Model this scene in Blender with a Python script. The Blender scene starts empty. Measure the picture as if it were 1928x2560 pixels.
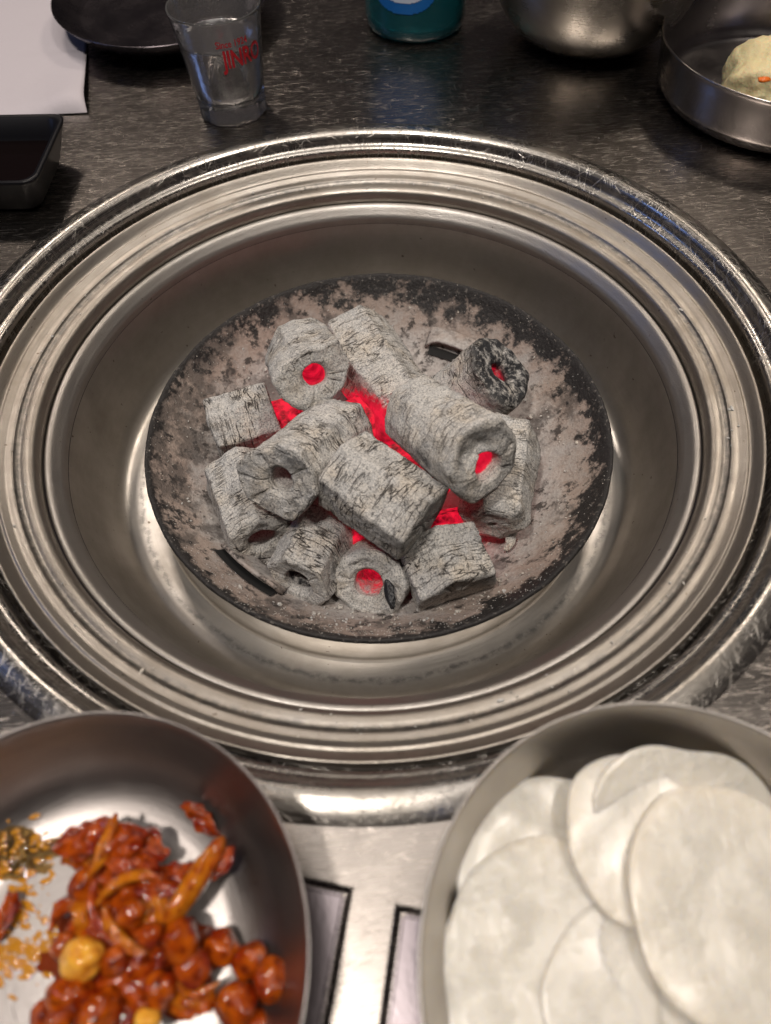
import bpy, bmesh, math, random
from mathutils import Vector, Matrix, noise
random.seed(7)
sc = bpy.context.scene
COL = sc.collection
R = math.radians

# ------------------------------------------------------------------ camera
cam_d = bpy.data.cameras.new('camera')
cam = bpy.data.objects.new('camera', cam_d)
COL.objects.link(cam)
CP = Vector((0.0, -0.21976, 0.22009))
cr = Vector((0.99854926, -0.05046241, -0.01878619))
cu = Vector((0.05257918, 0.83856151, 0.54226379))
cf = Vector((0.01161056, 0.54246487, -0.83999825))
cam.matrix_world = Matrix(((cr.x, cu.x, -cf.x, CP.x), (cr.y, cu.y, -cf.y, CP.y), (cr.z, cu.z, -cf.z, CP.z), (0, 0, 0, 1)))
cam_d.sensor_fit = 'VERTICAL'
cam_d.sensor_height = 8.2
cam_d.lens = 8.2 * 1784.42 / 2560
cam_d.clip_start = 0.005
cam_d.clip_end = 50
cam_d.dof.use_dof = True
cam_d.dof.focus_distance = 0.335
cam_d.dof.aperture_fstop = 1.8
cam_d.dof.aperture_blades = 0
sc.camera = cam

# ------------------------------------------------------------------ world and lamps
w = bpy.data.worlds.new('World')
sc.world = w
w.use_nodes = True
nt = w.node_tree
for n in list(nt.nodes): nt.nodes.remove(n)
wo = nt.nodes.new('ShaderNodeOutputWorld'); bg = nt.nodes.new('ShaderNodeBackground')
tc = nt.nodes.new('ShaderNodeTexCoord'); sep = nt.nodes.new('ShaderNodeSeparateXYZ')
ramp = nt.nodes.new('ShaderNodeValToRGB')
nt.links.new(tc.outputs['Generated'], sep.inputs[0]); nt.links.new(sep.outputs[2], ramp.inputs[0])
nt.links.new(ramp.outputs[0], bg.inputs[0]); nt.links.new(bg.outputs[0], wo.inputs[0])
ramp.color_ramp.elements[0].position = 0.0; ramp.color_ramp.elements[0].color = (0.020, 0.016, 0.018, 1)
ramp.color_ramp.elements[1].position = 1.0; ramp.color_ramp.elements[1].color = (0.22, 0.20, 0.18, 1)
e = ramp.color_ramp.elements.new(0.45); e.color = (0.026, 0.021, 0.022, 1)
e = ramp.color_ramp.elements.new(0.82); e.color = (0.050, 0.044, 0.042, 1)
bg.inputs[1].default_value = 1.0

def area(name, loc, aim, sx, sy, power, colour):
    l = bpy.data.lights.new(name, 'AREA'); l.shape = 'RECTANGLE'; l.size = sx; l.size_y = sy
    l.energy = power; l.color = colour
    o = bpy.data.objects.new(name, l); COL.objects.link(o)
    o.location = loc
    o.rotation_euler = (Vector(aim) - Vector(loc)).to_track_quat('-Z', 'Y').to_euler()
    return o
area('ceiling_lamp', (0.03, 0.08, 1.25), (0.02, 0, 0), 0.62, 0.95, 2.8, (1.0, 0.92, 0.85))
area('pendant_lamp', (-0.24, -0.36, 1.15), (0, 0, 0), 0.10, 0.10, 8.5, (1.0, 0.91, 0.82))
area('fill_lamp_right', (0.38, -0.22, 1.15), (0, 0, 0), 0.10, 0.10, 4.0, (1.0, 0.90, 0.80))  # unseen fill light added to balance the left pendant
area('table_lamp_right', (0.50, 0.75, 1.0), (0, 0.05, 0), 0.16, 0.16, 3.2, (1.0, 0.86, 0.72))
area('table_lamp_left', (-0.38, 0.85, 0.95), (0, 0.05, 0), 0.16, 0.16, 3.2, (1.0, 0.86, 0.74))
area('blue_sign', (-1.1, 0.15, 0.75), (0, 0, 0), 0.10, 0.25, 0.7, (0.25, 0.42, 1.0))
sc.view_settings.view_transform = 'Standard'
sc.view_settings.look = 'None'
sc.view_settings.exposure = -0.12
sc.view_settings.gamma = 1.0
sc.cycles.use_denoising = True
sc.cycles.max_bounces = 10
sc.cycles.transmission_bounces = 10
sc.cycles.transparent_max_bounces = 12
sc.cycles.caustics_reflective = False
sc.cycles.caustics_refractive = False
sc.cycles.sample_clamp_indirect = 4.0

# ------------------------------------------------------------------ node helpers
class NT:
    def __init__(s, name):
        s.m = bpy.data.materials.new(name); s.m.use_nodes = True
        s.t = s.m.node_tree
        for n in list(s.t.nodes): s.t.nodes.remove(n)
        s.out = s.t.nodes.new('ShaderNodeOutputMaterial')
        s.b = s.t.nodes.new('ShaderNodeBsdfPrincipled')
        s.t.links.new(s.b.outputs[0], s.out.inputs[0])
        s.tc = s.t.nodes.new('ShaderNodeTexCoord')
    def set(s, **k):
        for a, v in k.items():
            a = a.replace('_', ' ')
            inp = s.b.inputs[a]
            if isinstance(v, bpy.types.NodeSocket): s.t.links.new(v, inp)
            else:
                if inp.type == 'RGBA' and len(v) == 3: v = (*v, 1)
                inp.default_value = v
    def mapping(s, scale=(1, 1, 1), rot=(0, 0, 0), loc=(0, 0, 0), src=None):
        n = s.t.nodes.new('ShaderNodeMapping')
        s.t.links.new(src or s.tc.outputs['Object'], n.inputs[0])
        n.inputs['Scale'].default_value = scale; n.inputs['Rotation'].default_value = rot; n.inputs['Location'].default_value = loc
        return n.outputs[0]
    def noise(s, vec, scale=1, detail=3, rough=0.55, dist=0.0, col=False):
        n = s.t.nodes.new('ShaderNodeTexNoise')
        s.t.links.new(vec, n.inputs['Vector'])
        n.inputs['Scale'].default_value = scale; n.inputs['Detail'].default_value = detail
        n.inputs['Roughness'].default_value = rough; n.inputs['Distortion'].default_value = dist
        return n.outputs['Color' if col else 'Fac']
    def voro(s, vec, scale=1, feature='F1'):
        n = s.t.nodes.new('ShaderNodeTexVoronoi'); n.feature = feature
        s.t.links.new(vec, n.inputs['Vector']); n.inputs['Scale'].default_value = scale
        return n.outputs['Distance']
    def math(s, op, a, b=0.0, c=None, clamp=False):
        n = s.t.nodes.new('ShaderNodeMath'); n.operation = op; n.use_clamp = clamp
        for i, v in enumerate((a, b, c)):
            if v is None: continue
            if isinstance(v, bpy.types.NodeSocket): s.t.links.new(v, n.inputs[i])
            else: n.inputs[i].default_value = v
        return n.outputs[0]
    def rng(s, v, a, b, c=0.0, d=1.0, smooth=False):
        n = s.t.nodes.new('ShaderNodeMapRange'); n.clamp = True
        if smooth: n.interpolation_type = 'SMOOTHSTEP'
        s.t.links.new(v, n.inputs[0])
        for i, x in enumerate((a, b, c, d)): n.inputs[i + 1].default_value = x
        return n.outputs[0]
    def mix(s, f, a, b):
        n = s.t.nodes.new('ShaderNodeMix'); n.data_type = 'RGBA'
        for i, v in ((0, f), (6, a), (7, b)):
            if isinstance(v, bpy.types.NodeSocket): s.t.links.new(v, n.inputs[i])
            elif i == 0: n.inputs[0].default_value = v
            else: n.inputs[i].default_value = (*v, 1)
        return n.outputs[2]
    def bump(s, h, dist=0.001, strength=1.0, normal=None):
        n = s.t.nodes.new('ShaderNodeBump')
        s.t.links.new(h, n.inputs['Height']); n.inputs['Distance'].default_value = dist; n.inputs['Strength'].default_value = strength
        if normal is not None: s.t.links.new(normal, n.inputs['Normal'])
        return n.outputs[0]
    def sepxyz(s, src=None):
        n = s.t.nodes.new('ShaderNodeSeparateXYZ'); s.t.links.new(src or s.tc.outputs['Object'], n.inputs[0]); return n.outputs
    def comb(s, x, y, z):
        n = s.t.nodes.new('ShaderNodeCombineXYZ')
        for i, v in enumerate((x, y, z)):
            if isinstance(v, bpy.types.NodeSocket): s.t.links.new(v, n.inputs[i])
            else: n.inputs[i].default_value = v
        return n.outputs[0]
    def attr(s, name):
        n = s.t.nodes.new('ShaderNodeAttribute'); n.attribute_name = name; return n.outputs['Fac']
    def polar(s, rs, zs, as_):
        """radius, angle, height of the lathe's own axis, each scaled"""
        o = s.sepxyz()
        r = s.math('SQRT', s.math('ADD', s.math('MULTIPLY', o[0], o[0]), s.math('MULTIPLY', o[1], o[1])))
        # seam-free angle: unit direction scaled
        ux = s.math('DIVIDE', o[0], s.math('ADD', r, 1e-5)); uy = s.math('DIVIDE', o[1], s.math('ADD', r, 1e-5))
        rz = s.math('ADD', s.math('MULTIPLY', r, rs), s.math('MULTIPLY', o[2], zs))
        return s.comb(s.math('MULTIPLY', ux, as_), s.math('MULTIPLY', uy, as_), rz), r

def M_lathe_metal(name, col, rough, brush=1.0, grime=0.4, scratch=0.0, satin=0.0, band=None):
    s = NT(name)
    v, r = s.polar(1400, 1400, 3.0)
    br = s.noise(v, 1, 3, 0.6)
    v2, _ = s.polar(5200, 5200, 6.0)
    fine = s.noise(v2, 1, 2)
    obj = s.tc.outputs['Object']
    g = s.noise(obj, 38, 5, 0.62)
    gs = s.noise(obj, 1500, 2, 0.7)
    c = s.mix(s.rng(g, 0.35, 0.7, 0, grime), col, tuple(x * y for x, y in zip(col, (0.55, 0.5, 0.43))))
    c = s.mix(s.rng(br, 0.3, 0.7, 0, 0.35 * brush), c, tuple(x * 0.62 for x in col))
    if band:
        bn = s.rng(s.math('ABSOLUTE', s.math('SUBTRACT', r, s.math('ADD', s.rng(s.noise(obj, 120, 3), 0.3, 0.7, -band[1] * .5, band[1] * .5), band[0]))), 0.0, band[1], 1.0, 0.0)
        bn = s.math('MULTIPLY', bn, s.rng(s.noise(obj, 260, 4, 0.65), 0.36, 0.56))
        c = s.mix(s.math('MULTIPLY', bn, 0.7), c, (0.13, 0.13, 0.13))
    sp_ = s.rng(s.noise(s.mapping(loc=(1, 2, 3)), 330, 2, 0.5), 0.73, 0.77)
    c = s.mix(s.math('MULTIPLY', sp_, 0.8), c, (0.10, 0.07, 0.05))
    s.set(Base_Color=c, Metallic=1.0)
    ro = s.math('ADD', s.rng(br, 0.3, 0.7, -0.06 * brush, 0.07 * brush), s.math('ADD', s.rng(g, 0.3, 0.75, -0.05, 0.10), rough))
    h = s.math('ADD', s.math('MULTIPLY', br, 0.5 * brush), s.math('MULTIPLY', fine, 0.3 * brush))
    h = s.math('ADD', h, s.math('MULTIPLY', gs, 0.5 + satin))
    if scratch > 0:
        sc1 = scratches(s, 9, 0.4)
        h = s.math('SUBTRACT', h, s.math('MULTIPLY', sc1, 2.4 * scratch))
        ro = s.math('ADD', ro, s.math('MULTIPLY', sc1, 0.30))
    s.set(Roughness=ro, Normal=s.bump(h, 0.00010, 0.55))
    return s.m

def scratches(s, n, dens=1.0, base=None):
    """thin straight marks at many angles, as a 0..1 mask"""
    acc = None
    for k in range(n):
        a = (k * 1.17 + 0.3) if base is None else base + ((k * 0.37) % 0.5 - 0.25)
        v = s.mapping((60 + 13 * k, 2300 - 60 * k, 60), (0, 0, 0), (k * 3.1, k * 5.7, 0), src=s.mapping(rot=(0, 0, a)))
        m = s.rng(s.noise(v, 1, 1.0, 0.4), 0.70 - 0.03 * dens, 0.78 - 0.03 * dens)
        acc = m if acc is None else s.math('MAXIMUM', acc, m)
    return acc

def M_table():
    s = NT('worn_table_steel')
    obj = s.tc.outputs['Object']
    v = s.mapping((40, 1500, 40), (0, 0, 0), src=s.mapping(rot=(0, 0, -0.06)))
    br = s.noise(v, 1, 4, 0.65)
    g = s.noise(obj, 26, 5, 0.6)
    g2 = s.noise(s.mapping((0.25, 6.0, 1), rot=(0, 0, 0.0)), 120, 5, 0.7)
    s1 = scratches(s, 6, 0.0, base=-0.06)
    s2 = scratches(s, 5, -0.8)
    sc1 = s.math('MAXIMUM', s1, s2)
    c = s.mix(s.rng(g, 0.3, 0.7), (0.35, 0.32, 0.295), (0.28, 0.255, 0.235))
    c = s.mix(s.rng(g2, 0.45, 0.72, 0, 0.20), c, (0.17, 0.155, 0.145))
    c = s.mix(s.math('MULTIPLY', sc1, 0.35), c, (0.70, 0.64, 0.58))  # real scratches, but their pale colour paints in glints of the lamps
    s.set(Base_Color=c, Metallic=1.0)
    ro = s.math('ADD', s.rng(br, 0.3, 0.7, -0.03, 0.04), s.rng(g2, 0.3, 0.7, 0.22, 0.29))
    ro = s.math('ADD', ro, s.math('MULTIPLY', sc1, 0.12))
    h = s.math('SUBTRACT', s.math('MULTIPLY', br, 0.45), s.math('MULTIPLY', sc1, 1.5))
    h = s.math('ADD', h, s.math('MULTIPLY', g2, 0.35))
    s.set(Roughness=ro, Normal=s.bump(h, 0.00008, 0.40))
    return s.m

def M_ash(name='ash_coal'):
    s = NT(name)
    obj = s.tc.outputs['Object']
    wob = s.noise(obj, 90, 3, 0.6, col=True)
    wv = s.t.nodes.new('ShaderNodeVectorMath'); wv.operation = 'MULTIPLY_ADD'
    s.t.links.new(wob, wv.inputs[0]); wv.inputs[1].default_value = (0.008, 0.008, 0.0042); s.t.links.new(obj, wv.inputs[2])
    warped = wv.outputs[0]
    def cr(scale, sc_, thin, off):
        v = s.mapping(scale, loc=off, src=warped)
        n = s.noise(v, sc_, 2, 0.5)
        d = s.math('ABSOLUTE', s.math('SUBTRACT', n, 0.5))
        return s.rng(d, 0.0, thin, 1.0, 0.0)
    ring = cr((34, 34, 360), 1, 0.026, (3, 1, 0))          # cracks that run round the log
    ring2 = cr((60, 60, 600), 1, 0.028, (9, 4, 2))
    lng = cr((260, 260, 80), 1, 0.022, (5, 7, 1))
    gate = s.rng(s.noise(obj, 75, 2), 0.40, 0.55)
    gate2 = s.rng(s.noise(s.mapping(loc=(4, 4, 4)), 150, 2), 0.50, 0.62)
    cracks = s.math('MAXIMUM', s.math('MULTIPLY', ring, gate), s.math('MULTIPLY', s.math('MULTIPLY', ring2, 0.6), gate2))
    cracks = s.math('MAXIMUM', cracks, s.math('MULTIPLY', lng, s.math('MULTIPLY', gate2, gate)))
    cracks = s.math('MULTIPLY', cracks, s.attr('crackle'))
    grain = s.noise(obj, 1300, 3, 0.75)
    grain2 = s.noise(obj, 420, 3, 0.65)
    warm = s.rng(s.noise(obj, 75, 4, 0.6), 0.44, 0.66)
    cool = s.rng(s.noise(s.mapping(loc=(2, 9, 1)), 95, 4, 0.6), 0.48, 0.66)
    c = s.mix(s.math('MULTIPLY', warm, 0.75), (0.56, 0.55, 0.53), (0.58, 0.51, 0.42))
    c = s.mix(s.math('MULTIPLY', cool, 0.75), c, (0.47, 0.475, 0.48))
    c = s.mix(s.rng(grain, 0.37, 0.50, 0.85, 0.0), c, (0.17, 0.17, 0.17))
    c = s.mix(s.rng(grain, 0.54, 0.66, 0.0, 0.7), c, (0.82, 0.77, 0.70))
    char = s.math('MULTIPLY', s.attr('char'), s.rng(s.noise(obj, 240, 4, 0.7), 0.34, 0.52))
    c = s.mix(char, c, (0.035, 0.036, 0.040))
    c = s.mix(cracks, c, (0.03, 0.026, 0.025))
    hot = s.attr('hot')
    hotn = s.rng(s.math('ADD', hot, s.rng(grain2, 0.3, 0.7, -0.16, 0.16)), 0.32, 0.74, smooth=True)
    c = s.mix(hotn, c, (0.10, 0.012, 0.015))
    hv = s.rng(s.noise(obj, 160, 3, 0.5), 0.30, 0.65, 0.25, 1.0)
    est = s.math('MULTIPLY', s.math('MULTIPLY', hotn, hv), 1.0)
    faint = s.rng(hot, 0.02, 0.6, 0.0, 0.03)
    s.set(Base_Color=c, Roughness=0.93, Specular_IOR_Level=0.2, Emission_Color=(0.85, 0.010, 0.042), Emission_Strength=s.math('ADD', est, faint))
    h = s.math('ADD', s.math('MULTIPLY', grain, 0.9), s.math('MULTIPLY', grain2, 1.0))
    h = s.math('SUBTRACT', h, s.math('MULTIPLY', cracks, 2.2))
    s.set(Normal=s.bump(h, 0.0006, 0.9))
    return s.m

def M_ember():
    s = NT('glowing_ember')
    obj = s.tc.outputs['Object']
    n = s.noise(obj, 170, 4, 0.6)
    st = s.rng(n, 0.36, 0.60, 0.10, 1.10)
    s.set(Base_Color=(0.08, 0.01, 0.01), Roughness=0.9, Emission_Color=(0.95, 0.010, 0.042), Emission_Strength=st)
    s.set(Normal=s.bump(s.noise(obj, 500, 4, 0.6), 0.0005, 0.8))
    return s.m

def M_firebowl():
    s = NT('ash_coated_iron')
    obj = s.tc.outputs['Object']
    o = s.sepxyz()
    r = s.math('SQRT', s.math('ADD', s.math('MULTIPLY', o[0], o[0]), s.math('MULTIPLY', o[1], o[1])))
    n1 = s.noise(obj, 60, 6, 0.68)
    n2 = s.noise(s.mapping(loc=(3, 3, 3)), 170, 5, 0.7)
    n3 = s.noise(obj, 700, 3, 0.7)
    c = s.mix(s.rng(n1, 0.36, 0.66), (0.41, 0.39, 0.375), (0.57, 0.545, 0.525))
    c = s.mix(s.rng(n3, 0.35, 0.62, 0.42, 0.0), c, (0.22, 0.185, 0.17))
    # brown scale near the lip, soot further up
    br = s.rng(s.math('ADD', r, s.rng(n1, 0.3, 0.7, -0.012, 0.012)), 0.083, 0.098)
    c = s.mix(s.math('MULTIPLY', br, 0.62), c, (0.26, 0.175, 0.13))
    dr = s.math('ADD', s.math('MULTIPLY', o[0], 0.0325), s.math('MULTIPLY', s.math('MAXIMUM', o[1], 0.0), 0.0325))
    rr = s.math('ADD', r, s.math('SUBTRACT', dr, 0.00125))
    soot = s.rng(s.math('ADD', rr, s.math('ADD', s.rng(n1, 0.3, 0.7, -0.009, 0.009), s.rng(n2, 0.3, 0.7, -0.006, 0.006))), 0.1010, 0.1060)
    soot = s.math('MAXIMUM', soot, s.rng(s.math('ADD', r, s.rng(n2, 0.3, 0.7, -0.0015, 0.0015)), 0.1062, 0.1078))
    blot = s.math('MULTIPLY', s.rng(s.math('ADD', n2, s.rng(n1, 0.35, 0.65, -0.04, 0.06)), 0.53, 0.61), s.rng(s.math('ADD', r, s.rng(n1, 0.3, 0.7, -0.04, 0.04)), 0.060, 0.088))
    left = s.rng(s.math('SUBTRACT', s.math('MULTIPLY', o[1], 0.5), o[0]), -0.06, 0.09)
    blot = s.math('MULTIPLY', blot, s.math('ADD', s.rng(s.noise(s.mapping(loc=(7, 1, 2)), 45, 3), 0.42, 0.55), left, clamp=True))
    c = s.mix(s.math('MULTIPLY', blot, 0.90), c, (0.045, 0.040, 0.038))
    big = s.math('MULTIPLY', s.rng(s.math('ADD', s.noise(s.mapping(loc=(2, 5, 8)), 34, 5, 0.7), s.math('MULTIPLY', left, 0.10)), 0.56, 0.64), s.rng(r, 0.060, 0.080))
    c = s.mix(s.math('MULTIPLY', big, 0.72), c, (0.075, 0.066, 0.062))
    spk = s.rng(s.noise(obj, 420, 3, 0.7), 0.60, 0.66, 0.0, 0.5)
    c = s.mix(soot, c, s.mix(spk, (0.022, 0.020, 0.020), (0.22, 0.20, 0.18)))
    s.set(Base_Color=c, Roughness=s.rng(soot, 0, 1, 0.9, 0.55), Specular_IOR_Level=0.35)
    h = s.math('ADD', s.math('MULTIPLY', n2, 1.6), s.math('MULTIPLY', n3, 0.6))
    s.set(Normal=s.bump(h, 0.0011, 0.8))
    return s.m

def simple(name, col, rough=0.5, metal=0.0, bump=None, **k):
    s = NT(name)
    s.set(Base_Color=col, Roughness=rough, Metallic=metal, **k)
    if bump:
        sc_, d = bump
        s.set(Normal=s.bump(s.noise(s.tc.outputs['Object'], sc_, 4, 0.6), d, 0.7))
    return s.m

def M_sauce(name, c1, c2, c3, rough=0.20, sss=0.12):
    s = NT(name)
    obj = s.tc.outputs['Object']
    n = s.noise(obj, 190, 4, 0.6)
    n2 = s.noise(s.mapping(loc=(5, 5, 5)), 420, 3, 0.6)
    c = s.mix(s.rng(n, 0.36, 0.62), c1, c2)
    c = s.mix(s.rng(n2, 0.52, 0.68, 0, 0.8), c, c3)
    s.set(Base_Color=c, Roughness=rough, Coat_Weight=1.0, Coat_Roughness=0.02, Coat_IOR=1.45, Specular_IOR_Level=0.0, Subsurface_Weight=sss, Subsurface_Radius=(0.8, 0.25, 0.08), Subsurface_Scale=0.002)
    s.set(Normal=s.bump(s.noise(obj, 420, 2, 0.5), 0.0005, 0.7))
    return s.m

def M_glass(name, col=(1, 1, 1), rough=0.02, ior=1.47, frost=0.0, trans=1.0):
    s = NT(name)
    s.set(Base_Color=col, Roughness=rough, IOR=ior, Transmission_Weight=trans)
    if frost:
        s.set(Normal=s.bump(s.noise(s.tc.outputs['Object'], 260, 3), frost, 0.5))
    return s.m

MAT = dict(
    table=M_table(),
    flange=M_lathe_metal('polished_flange_steel', (0.46, 0.44, 0.415), 0.25, 0.8, 0.6, scratch=0.55),
    ring=M_lathe_metal('satin_ring_steel', (0.42, 0.39, 0.355), 0.37, 1.0, 0.6, satin=1.6, band=(0.1523, 0.0022)),
    lip=M_lathe_metal('satin_lip_steel', (0.43, 0.41, 0.39), 0.40, 0.4, 0.35, satin=1.8),
    well=M_lathe_metal('smooth_well_steel', (0.52, 0.50, 0.475), 0.35, 0.5, 0.6, band=(0.1165, 0.0022)),
    dish=M_lathe_metal('spun_dish_steel', (0.40, 0.37, 0.36), 0.34, 0.8, 0.25),
    paledish=M_lathe_metal('pale_dish_steel', (0.60, 0.57, 0.54), 0.42, 0.5, 0.25),
    farbowl=M_lathe_metal('dim_bowl_steel', (0.40, 0.375, 0.37), 0.20, 0.3, 0.3),
    pot=M_lathe_metal('dull_pot_steel', (0.40, 0.38, 0.35), 0.26, 0.3, 0.4),
    tray=M_lathe_metal('dark_tray_steel', (0.15, 0.135, 0.15), 0.24, 0.3, 0.4),
    ash=M_ash(), ember=M_ember(), firebowl=M_firebowl(),
    dark=simple('dark_gap', (0.01, 0.01, 0.01), 0.8),
    groove=simple('groove_grime', (0.02, 0.018, 0.018), 0.6),
    plate=simple('polished_lid_steel', (0.34, 0.30, 0.32), 0.20, 1.0, bump=(700, 0.00006)),
    blackplastic=simple('black_plastic', (0.006, 0.006, 0.008), 0.38, Specular_IOR_Level=0.22),
    soy=simple('soy_sauce', (0.004, 0.002, 0.002), 0.05),
    paper=simple('white_paper', (0.50, 0.465, 0.50), 0.85, bump=(45, 0.0012)),
    redprint=simple('red_print', (0.55, 0.008, 0.02), 0.45),
    bluelabel=simple('blue_label', (0.005, 0.12, 0.42), 0.4),
    whiteprint=simple('white_print', (0.55, 0.62, 0.75), 0.5),
    char=simple('black_char', (0.012, 0.013, 0.016), 0.35, bump=(900, 0.0006)),
)

# ------------------------------------------------------------------ mesh helpers
def link(name, bm_or_me, mat=None, parent=None, smooth=True, loc=None, rot=None):
    if isinstance(bm_or_me, bmesh.types.BMesh):
        me = bpy.data.meshes.new(name); bm_or_me.to_mesh(me); bm_or_me.free()
    else: me = bm_or_me
    o = bpy.data.objects.new(name, me); COL.objects.link(o)
    if mat is not None:
        for m in (mat if isinstance(mat, (list, tuple)) else [mat]): me.materials.append(m)
    if smooth:
        me.polygons.foreach_set('use_smooth', [True] * len(me.polygons))
    if parent is not None: o.parent = parent
    if loc is not None: o.location = loc
    if rot is not None: o.rotation_euler = rot
    return o

def tag(o, label=None, cat=None, group=None, kind=None):
    if label: o['label'] = label
    if cat: o['category'] = cat
    if group: o['group'] = group
    if kind: o['kind'] = kind
    return o

def empty(name, loc=(0, 0, 0), rot=(0, 0, 0)):
    o = bpy.data.objects.new(name, None); COL.objects.link(o); o.location = loc; o.rotation_euler = rot
    o.empty_display_size = 0.01
    return o

def grid_mesh(name, P, closed_u=True, closed_v=False):
    """P[v][u] points -> mesh"""
    nv, nu = len(P), len(P[0])
    verts = [p for row in P for p in row]
    faces = []
    for j in range(nv if closed_v else nv - 1):
        j2 = (j + 1) % nv
        for i in range(nu if closed_u else nu - 1):
            i2 = (i + 1) % nu
            faces.append((j * nu + i, j * nu + i2, j2 * nu + i2, j2 * nu + i))
    me = bpy.data.meshes.new(name); me.from_pydata(verts, [], faces); me.update()
    return me

def smooth_profile(pts, n=6):
    """Catmull-Rom through (r,z) points"""
    out = []
    P = [pts[0]] + list(pts) + [pts[-1]]
    for i in range(1, len(P) - 2):
        p0, p1, p2, p3 = P[i - 1], P[i], P[i + 1], P[i + 2]
        for k in range(n):
            t = k / n
            out.append(tuple(0.5 * ((2 * p1[a]) + (-p0[a] + p2[a]) * t + (2 * p0[a] - 5 * p1[a] + 4 * p2[a] - p3[a]) * t * t + (-p0[a] + 3 * p1[a] - 3 * p2[a] + p3[a]) * t ** 3) for a in (0, 1)))
    out.append(tuple(pts[-1]))
    return out

def lathe(name, prof, mat, parent=None, seg=192, loc=None, sx=1, sy=1, closed=False, warp=None, sharp=False):
    P = []
    for r, z in prof:
        row = []
        for i in range(seg):
            a = 2 * math.pi * i / seg
            p = [r * math.cos(a) * sx, r * math.sin(a) * sy, z]
            if warp: p = warp(p, a, r, z)
            row.append(p)
        P.append(row)
    me = grid_mesh(name, P, True, closed)
    # caps for r ~ 0 ends are merged
    bm = bmesh.new(); bm.from_mesh(me)
    bmesh.ops.remove_doubles(bm, verts=bm.verts, dist=1e-6)
    bmesh.ops.recalc_face_normals(bm, faces=bm.faces)
    bm.to_mesh(me); bm.free()
    o = link(name, me, mat, parent, True, loc)
    return o

mm = 0.001
def S(pts): return [(r * mm, z * mm) for r, z in pts]

# ------------------------------------------------------------------ table (structure)
def cut_table():
    bm = bmesh.new()
    bmesh.ops.create_cube(bm, size=1.0, matrix=Matrix.Translation((0, 0.1, -0.008)) @ Matrix.Diagonal((1.8, 1.8, 0.016, 1)))
    t = link('table_top', bm, MAT['table'], smooth=False)
    cutters = []
    bm = bmesh.new()
    bmesh.ops.create_cone(bm, cap_ends=True, segments=128, radius1=0.178, radius2=0.178, depth=0.1)
    cutters.append(link('cutter', bm, smooth=False))
    for (cx, cy, ang, lx, ly, h) in LIDS:
        bm = bmesh.new()
        bmesh.ops.create_cube(bm, size=1.0, matrix=Matrix.Translation((lx / 2 * h, -ly / 2, 0)) @ Matrix.Diagonal((lx, ly, 0.008, 1)))
        c = link('cutter', bm, smooth=False, loc=(cx, cy, 0), rot=(0, 0, ang)); cutters.append(c)
    bpy.context.view_layer.update()
    for c in cutters:
        m = t.modifiers.new('b', 'BOOLEAN'); m.operation = 'DIFFERENCE'; m.object = c; m.solver = 'EXACT'
    bv = t.modifiers.new('v', 'BEVEL'); bv.width = 0.0010; bv.segments = 3; bv.limit_method = 'ANGLE'
    dg = bpy.context.evaluated_depsgraph_get()
    me = bpy.data.meshes.new_from_object(t.evaluated_get(dg))
    t.modifiers.clear(); t.data = me
    for c in cutters: bpy.data.objects.remove(c)
    return t
# corner x, corner y, rotation, width, length, direction of width (-1 goes left)
LIDS = [(-0.0130, -0.2000, R(-13), 0.085, 0.12, -1), (0.0000, -0.2050, R(-12), 0.085, 0.12, 1)]
table = cut_table()
tag(table, kind='structure')
for k, (cx, cy, ang, lx, ly, h) in enumerate(LIDS):
    g = 0.0012
    bm = bmesh.new()
    bmesh.ops.create_cube(bm, size=1.0, matrix=Matrix.Translation((lx / 2 * h, -ly / 2, -0.0022)) @ Matrix.Diagonal((lx - 2 * g, ly - 2 * g, 0.0032, 1)))
    bmesh.ops.bevel(bm, geom=bm.edges[:], offset=0.0008, segments=3, affect='EDGES')
    o = link('lid_plate', bm, MAT['plate'], parent=table, smooth=False, loc=(cx, cy, 0), rot=(0, 0, ang))

# ------------------------------------------------------------------ grill surround
surround = tag(empty('grill_surround'), 'large round scratched steel grill flange set into the table around the charcoal', 'grill surround')
fl = smooth_profile(S([(185.2, -1.0), (184.8, -0.2), (183.6, 0.5), (180.5, 1.6), (177.0, 2.2), (174.6, 1.9), (173.0, 0.6)]), 5)
fl += smooth_profile(S([(172.2, -1.0), (171.2, -3.3), (170.2, -4.3), (169.4, -4.6), (168.7, -5.0), (168.0, -5.9), (167.7, -7.4)]), 5)
fl += S([(167.6, -9), (167.6, -15), (164.8, -15.2)])
lathe('flange', fl, MAT['flange'], surround, 256)
rg = smooth_profile(S([(165.3, -13), (165.2, -9.5), (164.9, -8.4), (164.2, -8.3), (163.4, -9.0), (161.2, -11.6), (160.2, -12.4), (159.2, -12.2), (158.0, -12.9), (156.6, -13.7), (154.8, -14.0)]), 5)
rg += smooth_profile(S([(153.6, -14.2), (152.8, -15.1), (151.6, -15.7), (149.8, -15.7), (147.8, -16.0), (146.2, -17.2), (145.3, -19.5), (145.1, -22), (145.1, -24)]), 5)
lathe('stepped_ring', rg, MAT['ring'], surround, 256)

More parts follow.
